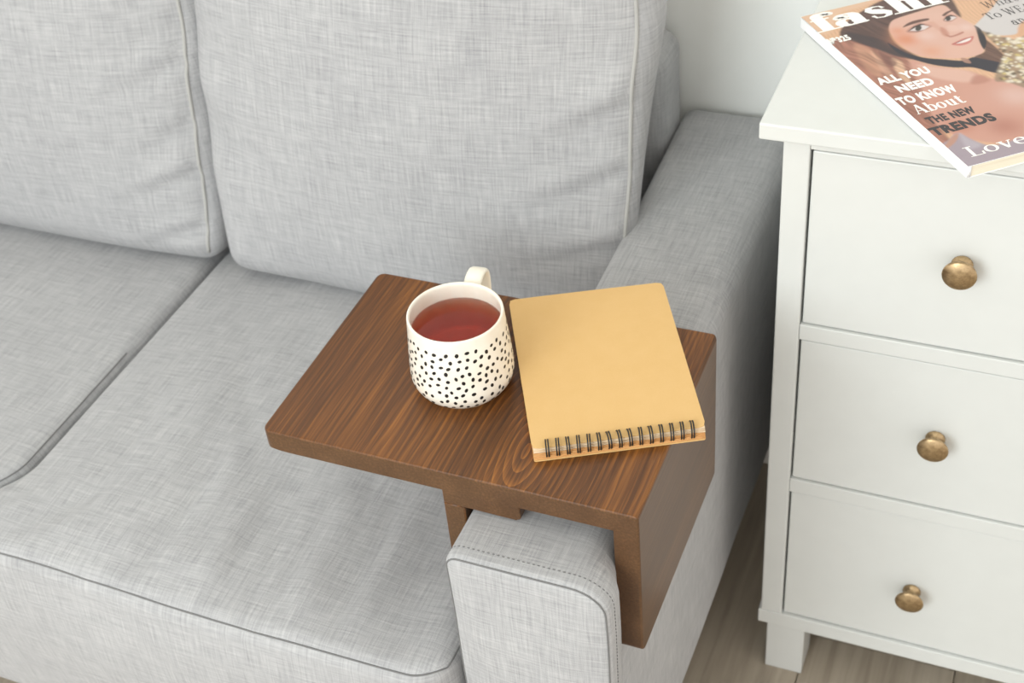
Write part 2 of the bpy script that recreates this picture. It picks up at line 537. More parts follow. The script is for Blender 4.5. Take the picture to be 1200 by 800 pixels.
# seat cushions: top bulges, cover gathers into soft pulls running back from the front seam
def seat(cx, wx, seed, amp, side0):
    y0, y1 = -.078, .60
    zt_, zb_ = ZT - .212, ZB - .002
    def dfm(o, u):
        o = o.copy()
        top = np.clip((u[:, 2] - .5) * 2, 0, 1)
        x = o[:, 0]; y = o[:, 1] + (y1 + y0) / 2
        env = np.exp(-((y + .02) / .20) ** 2) * np.clip(1 - np.abs(u[:, 0]) ** 6, 0, 1) * np.clip((y + .075) / .05, 0, 1)
        xs = x + .25 * (y) * .25 + .012 * vnoise(y * 14, x * 6, seed)
        fold = np.abs(vnoise(xs * 26, y * 3.0, seed + 1) - .5) * 2
        fold2 = vnoise(xs * 55, y * 4.0, seed + 4) - .5
        o[:, 2] += top * amp * env * (fold * .013 + fold2 * .005)
        o[:, 2] += top * .010 * (vnoise(x * 5, y * 5, seed + 2) - .5) * np.clip(1 - np.abs(u[:, 0]) ** 4, 0, 1)
        diag = np.abs(vnoise((x * .8 + y * .55) * 13, (y - x) * 3, seed + 6) - .5)
        o[:, 2] += top * amp * .007 * diag * np.clip(1 - np.abs(u[:, 0]) ** 4, 0, 1)
        fr = np.clip((-u[:, 1] - .8) * 5, 0, 1) * np.clip(1 - np.abs(u[:, 0]) ** 8, 0, 1)
        o[:, 1] += fr * .006 * (vnoise(x * 9, o[:, 2] * 9, seed + 3) - .5)
        o[:, 0] -= .12 * np.clip((.06 - y) / .12, 0, 1) ** 2 * (np.clip(-u[:, 0] * side0, 0, 1))
        if side0 > 0: o[:, 1] += .030 * np.clip((u[:, 0] - .86) / .14, 0, 1) ** 2 * np.clip(-u[:, 1], 0, 1) ** 4
        # front face leans slightly inwards towards the floor
        o[:, 1] += np.clip(-u[:, 1], 0, 1) * np.clip(-u[:, 2] + .6, 0, 2) * .012
        return o
    h = zt_ - zb_
    P = Puff((wx, y1 - y0, h), .018, (.0, .014, .012), (cx, (y0 + y1) / 2, zb_ + h / 2), dfm)
    o = reg(P.part('seat_cushion', M['fabric'], sofa, .0085))
    hx, hy, hz = P.h
    q = []
    for y in np.linspace(.0, -hy, 60): q.append((-hx, y, hz))
    for x in np.linspace(-hx, hx, 160)[1:]: q.append((x, -hy, hz))
    for y in np.linspace(-hy, 0, 60)[1:]: q.append((hx, y, hz))
    link('seam', tube_mesh('seam', [tuple(p) for p in P.f(np.array(q))], .0010, 5), M['seam'], o)
    return o
seat(-.4695, .586, 3, 1.0, 1)
seat(-1.0575, .580, 11, .6, -1)

# back cushions, leaning on the back rest
def back(cx, wx, seed, tilt, tuck, crease, creases):
    h = .58; d = .088
    def dfm(o, u):
        o = o.copy()
        x = o[:, 0]; z = o[:, 2]
        front = np.clip((-u[:, 1] - .3) * 2, 0, 1)
        side = np.clip((np.abs(u[:, 0]) - .55) / .4, 0, 1)
        fold = vnoise((z + np.abs(x) * .35 * -1) * 17, x * 4, seed) - .5
        o[:, 1] += front * side * (1 - np.clip((np.abs(u[:, 0]) - .93) / .07, 0, 1)) * crease * fold
        o[:, 1] += front * .010 * (vnoise(x * 5, z * 5, seed + 2) - .5)
        o[:, 1] -= .028 * np.clip(-u[:, 1], 0, 1) * np.clip(1 - u[:, 0] ** 2, 0, 1) ** .8 * np.clip(1 - u[:, 2] ** 2, 0, 1) ** .8
        for zc, an, ln, am in creases:          # pulls running in from the side seam
            cx_, cz_ = wx / 2 - .012, zc
            dx, dz = -math.cos(an), -math.sin(an)
            tt = (x - cx_) * dx + (z - cz_) * dz; dd = -(x - cx_) * dz + (z - cz_) * dx
            o[:, 1] += front * am * np.exp(-(dd / .010) ** 2) * np.clip(tt / .01, 0, 1) * np.clip(1 - tt / ln, 0, 1)
            o[:, 1] -= front * am * .6 * np.exp(-((dd + .016) / .011) ** 2) * np.clip(tt / .01, 0, 1) * np.clip(1 - tt / ln, 0, 1)
        # sides pulled in a little towards the bottom corners, sag at the base
        o[:, 0] += -np.sign(x) * .016 * np.clip(-u[:, 2] - .2, 0, 1) ** 2 * (np.abs(u[:, 0]) > .5) * np.abs(u[:, 0])
        o[:, 0] += .004 * (vnoise(z * 12, o[:, 1] * 12, seed + 5) - .5) * (np.abs(u[:, 0]) > .9)
        o[:, 0] -= tuck * np.clip((u[:, 1] + 1) / 2, 0, 1) * np.clip((-u[:, 2] + .35) / .8, 0, 1) * np.clip((u[:, 0] - .5) * 2, 0, 1)
        a = tilt
        y = o[:, 1].copy(); zz = o[:, 2] + h / 2
        o[:, 1] = y * math.cos(a) + zz * math.sin(a)
        o[:, 2] = zz * math.cos(a) - y * math.sin(a)
        return o
    P = Puff((wx, d, h), .035, (.004, .022, .008), (cx, .468, ZT - .205), dfm)
    o = reg(P.part('back_cushion', M['fabric'], sofa, .008))
    hx, hy, hz = P.h
    for sg in (1,):
        q = [(sg * (hx - .010), -hy, z) for z in np.linspace(-hz + .01, hz - .01, 70)]
        pp = P.f(np.array(q))
        link('piping', tube_mesh('piping', [tuple(p) for p in pp], .0024, 7), M['piping'], o)
    return o
back(-.438, .580, 21, .19, .036, .020, [(.02, .5, .13, .007), (-.06, .45, .16, .008), (-.15, .35, .14, .008)])
back(-1.018, .580, 33, .19, .0, .030, [(.10, .55, .12, .007), (.0, .5, .14, .009), (-.08, .6, .12, .007), (-.15, .45, .15, .010), (-.23, .4, .12, .009)])

# ------------------------------------------------------------------ sofa tray table
TX0, TY1 = -.3735, .255
tray = empty('sofa_tray_table', (-.187, .1275, 0))
tray.location.z = ZT - .0475
tag(tray, 'dark brown wooden tray table hooked over the sofa arm', 'tray table')
TL = Matrix.Translation(-Vector(tray.location))
def tr(o):
    o.matrix_parent_inverse = TL; return o
TH = .0235
def mitred(name, prof, corners):
    bm = bmesh.new()
    fr = [bm.verts.new((x, .0, z)) for x, z in prof]; bk = [bm.verts.new((x, TY1, z)) for x, z in prof]
    n = len(prof); bm.faces.new(fr); bm.faces.new(bk[::-1])
    for i in range(n): bm.faces.new((fr[i], bk[i], bk[(i + 1) % n], fr[(i + 1) % n]))
    bmesh.ops.recalc_face_normals(bm, faces=bm.faces)
    if corners == 'left':
        es = [e for e in bm.edges if all(abs(v.co.x - TX0) < 1e-6 for v in e.verts) and abs(e.verts[0].co.y - e.verts[1].co.y) < 1e-6]
    else:
        zb = min(z for x, z in prof)
        es = [e for e in bm.edges if all(abs(v.co.z - zb) < 1e-6 for v in e.verts) and abs(e.verts[0].co.y - e.verts[1].co.y) < 1e-6]
    bmesh.ops.bevel(bm, geom=es, offset=.009, segments=6, profile=.5, affect='EDGES')
    dia = ZT - TH
    def rim(e):
        a, b = e.verts
        if len(e.link_faces) != 2 or e.calc_face_angle() < .9: return False
        on_d = lambda v: abs((v.co.x - 0) - (v.co.z - ZT)) < 2e-4 and v.co.x > -.03
        return not (on_d(a) or on_d(b))
    bmesh.ops.bevel(bm, geom=[e for e in bm.edges if rim(e)], offset=.0022, segments=3, profile=.5, affect='EDGES')
    rc = .011                       # rounded outer back corner
    for k in range(1, 7):
        a = math.radians(90 * k / 7)
        co = Vector((-rc + rc * math.cos(a), TY1 - rc + rc * math.sin(a), 0)); no = Vector((math.cos(a), math.sin(a), 0))
        ret = bmesh.ops.bisect_plane(bm, geom=bm.verts[:] + bm.edges[:] + bm.faces[:], dist=1e-7, plane_co=co, plane_no=no, clear_outer=True)
        es = [g_ for g_ in ret['geom_cut'] if isinstance(g_, bmesh.types.BMEdge)]
        if es: bmesh.ops.contextual_create(bm, geom=es)
    bmesh.ops.recalc_face_normals(bm, faces=bm.faces)
    me = bpy.data.meshes.new(name); bm.to_mesh(me); bm.free()
    o = link(name, me, M['wood'], tray, False)
    for p in me.polygons:
        if p.area < .0004: p.use_smooth = True
    return tr(o)
g = .0035; gd = g * .30
mitred('table_top', [(TX0, ZT - TH), (-TH, ZT - TH), (-gd, ZT - gd), (-g * .62, ZT - g * .08), (-g, ZT), (TX0, ZT)], 'left')
mitred('side_panel', [(-TH + .0001, ZT - TH), (-TH + .0001, ZT - .186), (0, ZT - .186), (0, ZT - g), (-g * .08, ZT - g * .62), (-gd + .0001, ZT - gd)], 'bottom')
xz = Matrix(((1, 0, 0, 0), (0, 0, -1, 0), (0, 1, 0, 0), (0, 0, 0, 1)))    # local (a,b,c) -> x=a, y=-c, z=b
bp = prism('bracket_plate', rounded_rect(-.1905, ZT - .0450, -.1135, ZT - TH - .0004, (0, .004, 0, 0)), -.250, -.0035, M['wood'], tray, .0016, 2, xz)
tr(bp)
bl = prism('bracket_leg', rounded_rect(-.1905, ZT - .165, -.1695, ZT - .0452, (.004, .004, 0, 0)), -.250, -.0035, M['wood'], tray, .0016, 2, xz)
tr(bl)

# ------------------------------------------------------------------ mug and tea
MX, MY = -.2145, .1195
mug = empty('mug', (MX, MY, ZT)); mug.rotation_euler.z = .10
tag(mug, 'cream ceramic mug with black dots on the tray table', 'mug')
MH = .086
prof_o = [(.0395, .0012), (.0425, .003), (.0465, .008), (.0492, .015), (.0498, .022), (.0494, .032), (.0486, .045), (.0474, .060), (.0462, .074), (.0457, .082), (.0453, .085), (.0442, MH), (.0430, .0850), (.0424, .082)]
prof_i = [(.0428, .074), (.0440, .055), (.0450, .030), (.0440, .014), (.038, .0075), (.02, .006), (0, .0055)]
def dense(pr, n=4):
    out = []
    for i in range(len(pr) - 1):
        p0 = np.array(pr[max(i - 1, 0)]); p1 = np.array(pr[i]); p2 = np.array(pr[i + 1]); p3 = np.array(pr[min(i + 2, len(pr) - 1)])
        for k in range(n):
            t = k / n
            q = .5 * (2 * p1 + (p2 - p0) * t + (2 * p0 - 5 * p1 + 4 * p2 - p3) * t * t + (3 * p1 - 3 * p2 + p3 - p0) * t ** 3)
            out.append((max(q[0], 0), q[1]))
    out.append(pr[-1]); return out
body_prof = dense(prof_o + prof_i)
NB = 96
V = []; Fc = []; UV = []
for r, z in body_prof:
    for k in range(NB): V.append((r * math.cos(2 * PI * (k / NB + .25)), r * math.sin(2 * PI * (k / NB + .25)), z))
for i in range(len(body_prof) - 1):
    for k in range(NB):
        l = (k + 1) % NB
        Fc.append((i * NB + k, i * NB + l, (i + 1) * NB + l, (i + 1) * NB + k))
        inner = i >= 4 * (len(prof_o) - 4)
        za, zb = (body_prof[i][1], body_prof[i + 1][1]) if not inner else (.09, .09)
        for kk, zz in ((k, za), (k + 1, za), (k + 1, zb), (k, zb)): UV.append((kk / NB * 2 * PI * .048, zz))
bme = pydata('body', V, Fc)
uvl = bme.uv_layers.new(name='UVMap'); uvl.data.foreach_set('uv', np.array(UV).ravel())
link('body', bme, M['mug'], mug)
# hand-dabbed black spots printed all round the body
rd = random.Random(12); zs = np.array([z for r, z in body_prof[:4 * 11]]); rs = np.array([r for r, z in body_prof[:4 * 11]])
spots = []
tries = 0
while tries < 9000 and len(spots) < 700:
    tries += 1
    u_, z_ = rd.uniform(0, 2 * PI), rd.uniform(.0065, .0725)
    r_ = np.interp(z_, zs, rs)
    if all((min(abs(u_ - a), 2 * PI - abs(u_ - a)) * r_) ** 2 + (z_ - b) ** 2 > .0066 ** 2 for a, b in spots): spots.append((u_, z_))
V = []; Fc = []
for u_, z_ in spots:
    a1, a2, th = rd.uniform(.0019, .0025), rd.uniform(.0015, .0019), rd.uniform(-.9, .9) + PI / 2 * .6
    b = len(V)
    for k in range(12):
        t = 2 * PI * k / 12; p, q = a1 * math.cos(t) * rd.uniform(.93, 1.07), a2 * math.sin(t)
        du, dz = p * math.cos(th) - q * math.sin(th), p * math.sin(th) + q * math.cos(th)
        zz = z_ + dz; rr_ = np.interp(zz, zs, rs) + .00016
        V.append((rr_ * math.cos(u_ + du / rr_), rr_ * math.sin(u_ + du / rr_), zz))
    rr_ = np.interp(z_, zs, rs) + .0002; V.append((rr_ * math.cos(u_), rr_ * math.sin(u_), z_))
    for k in range(12): Fc.append((b + k, b + (k + 1) % 12, b + 12))
dots = link('dot_print', pydata('dot_print', V, Fc), M['wire'], mug)
dots['kind'] = 'stuff'; dots['label'] = 'scattered black dots printed round the mug'
link('foot_ring', lathe_mesh('foot_ring', [(.034, .0012), (.034, .0), (.0396, 0), (.0402, .0014), (.034, .0016)], 64), M['foot'], mug)
# handle: flat band looping out at the back
hp = [(.0455, .0755), (.056, .0810), (.0685, .0815), (.0770, .0745), (.0785, .060), (.0745, .043), (.067, .031), (.057, .024), (.0485, .0235)]
hp = dense(hp, 5)
V = []; Fc = []; NS = 12
for i, (a, z) in enumerate(hp):
    p = np.array(hp[min(i + 1, len(hp) - 1)]) - np.array(hp[max(i - 1, 0)]); p = p / np.linalg.norm(p); nrm = np.array((-p[1], p[0]))
    for k in range(NS):
        t = 2 * PI * k / NS
        cw = math.copysign(abs(math.cos(t)) ** .6, math.cos(t)) * .0088; ct = math.copysign(abs(math.sin(t)) ** .8, math.sin(t)) * .0034
        V.append((cw, a + nrm[0] * ct, z + nrm[1] * ct))
for i in range(len(hp) - 1):
    for k in range(NS):
        l = (k + 1) % NS; Fc.append((i * NS + k, (i + 1) * NS + k, (i + 1) * NS + l, i * NS + l))
Fc.append(tuple(range(NS))); Fc.append(tuple((len(hp) - 1) * NS + k for k in range(NS))[::-1])
link('handle', pydata('handle', V, Fc), M['cream'], mug)

tp = [(0, .0048), (.02, .0052), (.0385, .0066), (.0449, .0136), (.0459, .030), (.0449, .055), (.0440, .0682), (.0415, .0682), (.03, .0682), (0, .0682)]
tea = link('tea', lathe_mesh('tea', tp, 72), M['tea'])
tea.location = (MX, MY, ZT)
tag(tea, 'reddish-brown black tea filling the spotted mug', 'tea')

# ------------------------------------------------------------------ spiral notebook
NZ = .0125
nbl = np.array([-.1118, .0392]); ang = math.radians(27.7)
nb = empty('spiral_notebook', (nbl[0], nbl[1], ZT), ang)
tag(nb, 'kraft-brown spiral notebook lying shut beside the mug', 'notebook')
NW, NL = .1575, .2165
prism('back_cover', rounded_rect(.0005, -.004, NW - .001, NL - .001, (.002, .002, .004, .004)), .0003, .0013, M['kraft'], nb, 0)
def wavy(seed, amp, x0, y0, x1, y1):
    rr = random.Random(seed); o = []
    for k in range(25): o.append((x0 + (x1 - x0) * k / 24, y0 + rr.uniform(-amp, amp)))
    for k in range(1, 8): o.append((x1 + rr.uniform(-amp, amp), y0 + (y1 - y0) * k / 8))
    o.append((x1, y1)); o.append((x0, y1))
    for k in range(1, 8): o.append((x0 + rr.uniform(-amp, amp), y1 - (y1 - y0) * k / 8))
    return o
for k in range(5):
    prism('kraft_pages', wavy(k, .0005, .0005, -.003 + .0005 * k, NW - .0012, NL - .002), .0014 + k * .0011, .0014 + k * .0011 + .00098, M['pages_kraft'], nb, 0)
for k in range(5):
    prism('pale_pages', wavy(20 + k, .0007, .001, -.0004 + .0002 * k, NW - .001, NL - .0016), .0070 + k * .0009, .0070 + k * .0009 + .0008, M['pages_pale'], nb, 0)
# front cover: lifts a touch at the far-left corner
V = []; Fc = []; nx, ny = 24, 30
ol = []
for j in range(ny + 1):
    for i in range(nx + 1):
        x = NW * i / nx; y = .0008 + (NL - .0008) * j / ny
        lift = .0022 * max(0, (j / ny - .7) / .3) ** 2 * (1 - i / nx) ** 1.5 + .0006 * math.sin(PI * i / nx) * (j / ny)
        V.append((x, y, .0117 + lift))
for z_ in (0,):
    for j in range(ny):
        for i in range(nx):
            a = j * (nx + 1) + i; Fc.append((a, a + 1, a + nx + 2, a + nx + 1))
cme = pydata('front_cover', V, Fc)
bm = bmesh.new(); bm.from_mesh(cme)
cv_ = [v for v in bm.verts if len(v.link_faces) == 1]
for v in cv_:       # clip the corners round
    v.co.x += .0016 if v.co.x < NW / 2 else -.0016
    v.co.y += .0016 if v.co.y < NL / 2 else -.0016
ret = bmesh.ops.extrude_face_region(bm, geom=bm.faces[:])
bmesh.ops.translate(bm, vec=(0, 0, .0008), verts=[g for g in ret['geom'] if isinstance(g, bmesh.types.BMVert)])
bmesh.ops.recalc_face_normals(bm, faces=bm.faces)
bm.to_mesh(cme); bm.free()
link('front_cover', cme, M['kraft'], nb, False)
# 15 double-wire rings
rp = []
for k in range(22):
    a = 2 * PI * k / 22
    rp.append((math.cos(a) * .0076, math.sin(a) * .0078 + .0084))
ring_me = None
for i in range(15):
    x = .0135 + i * (NW - .0135 - .0125) / 14
    if ring_me is None:
        V = []; Fc = []
        for sx_ in (-.0011, .0011):
            mm = tube_mesh('t', [(sx_, -c + .0046, z) for c, z in rp], .00075, 6, True)
            b = len(V); V += [v.co.copy() for v in mm.vertices]; Fc += [tuple(b + k for k in f.vertices) for f in mm.polygons]
            bpy.data.meshes.remove(mm)
        mm = tube_mesh('t', [(-.0011, .0012 + .0075, .0100), (.0011, .0012 + .0075, .0100)], .00062, 6)
        ring_me = pydata('ring', V, Fc); bpy.data.meshes.remove(mm)
    o = link('ring', ring_me, M['wire'], nb); o.location = (x, -.001, 0); o.rotation_euler = (0, 0, random.uniform(-.09, .09))

# ------------------------------------------------------------------ chest of drawers
YF = .370; DX0, DX1 = .0295, .930; YB = .742
ZS = ZT + .163; ZTOP = ZT + .1812
chest = empty('chest_of_drawers', ((DX0 + DX1) / 2, (YF + YB) / 2, 0))
tag(chest, 'white lacquered chest of three drawers with brass knobs', 'chest of drawers')
TC = Matrix.Translation(-Vector(chest.location))
def box2(name, x0, x1, y0, y1, z0, z1, mat, parent, bev=.0015, seg=2):
    o = bevel_box(name, (x1 - x0, y1 - y0, z1 - z0), ((x0 + x1) / 2, (y0 + y1) / 2, (z0 + z1) / 2), mat, parent, bev, seg)
    o.matrix_parent_inverse = TC
    return o
ZBASE = ZT - .5435; ZBB = ZT - .568
SW = .026
box2('side_panel', DX0, DX0 + .018, YF + .0205, YB, ZBASE, ZS, M['white'], chest)
box2('side_panel', DX1 - .018, DX1, YF + .0205, YB, ZBASE, ZS, M['white'], chest)
box2('back_panel', DX0 + .0185, DX1 - .0185, YB - .008, YB - .001, ZBASE, ZS, M['white'], chest, 0)
box2('stile', DX0, DX0 + SW, YF, YF + .02, ZBASE, ZS, M['white'], chest)
box2('stile', DX1 - SW, DX1, YF, YF + .02, ZBASE, ZS, M['white'], chest)
IX0, IX1 = DX0 + SW, DX1 - SW
rails = [(ZT + .150, ZS), (ZT - .0868, ZT - .0668), (ZT - .3195, ZT - .2985)]
for z0, z1 in rails: box2('rail', IX0 + .0003, IX1 - .0003, YF + .0005, YF + .02, z0, z1, M['white'], chest, .001)
box2('base_moulding', DX0 - .0035, DX1 + .0035, YF - .0005, YB, ZBB, ZBASE - .0003, M['white'], chest, .0012)
tp_ = box2('top', .0085, DX1 + .0185, .3555, YW - .002, ZS + .0003, ZTOP, M['white'], chest, .0018)
for lx in (.0375, DX1 - .0555):
    for ly in (YF + .003, YB - .055):
        box2('leg', lx, lx + .0485, ly, ly + .05, .0002, ZBB - .0003, M['white'], chest, .0015)
# drawers
kprof = [(0, 0), (.0095, 0), (.0105, .0012), (.0105, .0024), (.0078, .0040), (.0066, .0065), (.0068, .0095), (.0090, .0120), (.0138, .0146), (.0162, .0160), (.0166, .0172), (.0162, .0182), (.0152, .0188), (.0120, .0200), (.0070, .0211), (0, .0215)]
kme = lathe_mesh('knob', [(r * 1.0, z * 1.15) for r, z in kprof], 40)
for (z0, z1), kz in zip(((ZT - .0668, ZT + .150), (ZT - .2985, ZT - .0868), (ZBASE, ZT - .3195)), (ZT + .0425, ZT - .1915, ZT - .444)):
    d = box2('drawer', IX0 + .0022, IX1 - .0022, YF + .0035, YF + .0205, z0 + .0012, z1 - .0028, M['white'], chest, .0016)
    for kx in (.2085, DX0 + DX1 - .2085):
        k = link('knob', kme, M['brass'], d)
        k.location = (kx, YF + .0033, kz); k.rotation_euler = (PI / 2, 0, 0)

# ------------------------------------------------------------------ magazine
MT = .0125
ZC = ZTOP + MT
org = at_z(1142, 193, ZT + .194)
MA = math.radians(40.09)
mag = empty('magazine', (org[0], org[1], ZTOP + .0003), MA)
tag(mag, 'thick fashion magazine with a woman on the cover lying on the drawers', 'magazine')
EU = np.array([math.cos(MA), math.sin(MA)]); EV = np.array([-EU[1], EU[0]])
def cuv(px, py):
    p = at_z(px, py, ZT + .194)[:2] - org[:2]
    return np.array([p @ EU, p @ EV])
U0, U1, V0, V1 = -.005, .222, .0, .312
prism('pages', [(U0 + .003, V0 + .0012), (U1 - .002, V0 + .0012), (U1 - .002, V1 - .0012), (U0 + .003, V1 - .0012)], .0006, MT - .0008, M['pages'], mag, 0)
prism('back_cover', [(U0, V0), (U1, V0), (U1, V1), (U0, V1)], 0, .0005, M['paper'], mag, 0)
prism('spine', [(U0 - .0012, V0), (U0 + .0028, V0), (U0 + .0028, V1), (U0 - .0012, V1)], .00055, MT - .00075, M['paper'], mag, 0)

# front cover: a printed photograph (flat print), colours painted per point of a fine grid
NUx, NVx = 252, 346
uu = np.linspace(U0 - .0012, U1, NUx); vv = np.linspace(V0, V1, NVx)
GU, GV = np.meshgrid(uu, vv); G = np.stack([GU.ravel(), GV.ravel()], 1)
col = np.tile(np.array(srgb(226, 184, 148)), (len(G), 1))
def smooth_poly(P, n=4):
    P = np.array(P); m = len(P); out = []
    for i in range(m):
        p0, p1, p2, p3 = P[i - 1], P[i], P[(i + 1) % m], P[(i + 2) % m]
        for k in range(n):
            t = k / n
            out.append(.5 * (2 * p1 + (p2 - p0) * t + (2 * p0 - 5 * p1 + 4 * p2 - p3) * t * t + (3 * p1 - 3 * p2 + p3 - p0) * t ** 3))
    return np.array(out)
def sdist(P, Q):
    best = np.full(len(Q), 1e9); ins = np.zeros(len(Q), bool); n = len(P)
    for i in range(n):
        a, b = P[i], P[(i + 1) % n]; e = b - a; wv = Q - a
        t = np.clip(wv @ e / (e @ e + 1e-18), 0, 1)
        best = np.minimum(best, np.linalg.norm(wv - t[:, None] * e, axis=1))
        c1 = Q[:, 1] >= a[1]; c2 = Q[:, 1] < b[1]; cr = e[0] * wv[:, 1] - e[1] * wv[:, 0]
        ins ^= (c1 & c2 & (cr > 0)) | (~c1 & ~c2 & (cr <= 0))
    return np.where(ins, -best, best)
def paint(pxs, rgb, soft=.0012, alpha=1.0, spline=True, tex=None):
    P = np.array([cuv(*p) for p in pxs])
    if spline and len(P) > 3: P = smooth_poly(P)
    lo = P.min(0) - 3 * soft; hi = P.max(0) + 3 * soft
    idx = np.where((G[:, 0] > lo[0]) & (G[:, 0] < hi[0]) & (G[:, 1] > lo[1]) & (G[:, 1] < hi[1]))[0]
    if not len(idx): return
    s = sdist(P, G[idx])
    a = np.clip(.5 - s / (2 * soft), 0, 1); a = (a * a * (3 - 2 * a)) * alpha
    c = np.array(srgb(*rgb))
    if tex is not None: c = c * tex(G[idx])[:, None]
    col[idx] = col[idx] * (1 - a[:, None]) + c * a[:, None]
def blob(px, py, r, rgb, alpha=.7):
    c0 = cuv(px, py); d = np.linalg.norm(G - c0, axis=1) / r
    a = np.exp(-d * d * 1.5) * alpha; a[d > 2.2] = 0
    col[:] = col * (1 - a[:, None]) + np.array(srgb(*rgb)) * a[:, None]
# straw hat weave
col *= (1 + .10 * np.sin(G[:, 0] * 1500 + 5 * np.sin(G[:, 1] * 60)) * vnoise(G[:, 0] * 200, G[:, 1] * 200, 3))[:, None]
hairtex = lambda Q: .72 + .56 * vnoise(Q[:, 0] * 420 + Q[:, 1] * 130 + 5 * vnoise(Q[:, 0] * 40, Q[:, 1] * 40, 8), Q[:, 1] * 50 - Q[:, 0] * 20, 9)
paint([(935, 30), (960, 5), (1000, -8), (1030, -4), (1010, 8), (985, 16), (970, 40)], (232, 196, 164), .004)
paint([(1145, 27), (1162, 10), (1180, -8), (1230, -20), (1230, 20), (1200, 30), (1190, 40), (1164, 41), (1150, 36), (1143, 31)], (214, 211, 208), .0015)
paint([(1195, 28), (1230, 15), (1240, 60), (1200, 52)], (222, 176, 140), .002)
# long light-brown hair beside the spine
paint([(972, 50), (1000, 44), (1040, 56), (1078, 80), (1086, 100), (1092, 130), (1110, 160), (1130, 178), (1128, 190), (1090, 160), (1040, 112), (1000, 75)], (168, 118, 100), .003, tex=hairtex)
paint([(1000, 52), (1020, 58), (1035, 72), (1030, 90), (1012, 76)], (196, 150, 122), .003, .7, tex=hairtex)
paint([(1044, 68), (1056, 72), (1062, 84), (1068, 100), (1056, 92), (1048, 80)], (226, 188, 156), .002, .85, tex=hairtex)
paint([(1020, 60), (1030, 68), (1044, 84), (1048, 95), (1034, 84)], (206, 164, 138), .002, .7, tex=hairtex)
paint([(1030, 60), (1050, 72), (1046, 78), (1036, 72)], (120, 82, 74), .002, .7)
# dark crown of hair
paint([(984, 41), (994, 24), (1012, 12), (1030, 2), (1055, -6), (1090, -12), (1112, -4), (1122, 10), (1126, 20), (1116, 14), (1104, 6), (1080, 13), (1052, 22), (1043, 30), (1044, 42), (1054, 54), (1072, 64), (1086, 72), (1060, 68), (1030, 58), (1004, 50)], (96, 72, 66), .002, tex=hairtex)
paint([(992, 38), (1006, 40), (1030, 46), (1050, 56), (1064, 66), (1048, 66), (1024, 56), (1000, 46)], (62, 54, 58), .003, .8)
# neck and shoulder
paint([(1066, 70), (1090, 76), (1112, 80), (1140, 84), (1165, 92), (1220, 80), (1290, 66), (1360, 70), (1390, 110), (1320, 140), (1240, 158), (1200, 166), (1170, 168), (1140, 164), (1118, 158), (1098, 146), (1088, 126), (1080, 104), (1072, 88)], (212, 162, 143), .003)
paint([(1076, 76), (1100, 79), (1130, 82), (1142, 88), (1136, 96), (1110, 94), (1088, 88)], (229, 190, 172), .004, .85)
paint([(1140, 90), (1152, 88), (1160, 94), (1150, 98), (1138, 98)], (186, 132, 114), .003, .7)
blob(1100, 118, .020, (212, 152, 128), .6)
blob(1190, 112, .022, (226, 192, 180), .85)
blob(1150, 118, .018, (214, 166, 148), .6)
blob(1178, 148, .020, (180, 122, 106), .7)
blob(1125, 148, .014, (196, 128, 104), .7)
# grey dress at the lower corner
paint([(1100, 176), (1112, 164), (1122, 156), (1140, 164), (1158, 170), (1176, 168), (1205, 158), (1260, 144), (1330, 122), (1400, 92), (1420, 130), (1260, 185), (1140, 205)], (172, 160, 168), .002)
paint([(1106, 172), (1116, 160), (1124, 156), (1120, 166), (1110, 174)], (196, 150, 128), .0015, .9)
paint([(1124, 156), (1136, 163), (1150, 170), (1134, 174)], (190, 182, 190), .003, .8)
# hair and ribbon right of the chin
paint([(1150, 44), (1158, 48), (1172, 60), (1184, 74), (1176, 84), (1160, 82), (1146, 76), (1142, 66), (1154, 60)], (112, 84, 72), .0015, tex=hairtex)
paint([(1141, 30), (1148, 33), (1154, 41), (1156, 50), (1153, 58), (1148, 50), (1145, 40)], (48, 44, 50), .0008)
# face
face = [(1046, 24), (1062, 18), (1082, 12), (1104, 6), (1114, 12), (1124, 20), (1134, 25), (1142, 31), (1145, 39), (1147, 47), (1150, 54), (1153, 59), (1149, 63), (1140, 66), (1122, 68), (1100, 68), (1082, 66), (1066, 60), (1054, 51), (1046, 42), (1042, 33)]
paint(face, (226, 184, 166), .0012)
blob(1062, 46, .017, (222, 146, 108), .85)
blob(1052, 36, .010, (224, 156, 124), .7)
blob(1092, 60, .014, (226, 164, 130), .7)
blob(1085, 42, .012, (234, 204, 192), .7)
blob(1095, 18, .014, (228, 190, 172), .6)
blob(1132, 32, .010, (236, 208, 196), .7)
blob(1122, 60, .014, (228, 186, 166), .7)
paint([(1082, 30), (1092, 25), (1100, 30), (1106, 38), (1100, 36), (1092, 31)], (214, 164, 144), .0025, .6)
# nose
paint([(1102, 32), (1108, 34), (1112, 40), (1110, 43), (1104, 40)], (196, 134, 112), .002, .7)
paint([(1110, 30), (1120, 30), (1124, 35), (1118, 37), (1112, 36)], (232, 196, 180), .002, .8)
paint([(1108, 40), (1114, 42), (1121, 40), (1128, 37), (1129, 38.6), (1121, 42), (1113, 43.6)], (176, 112, 96), .001, .8)
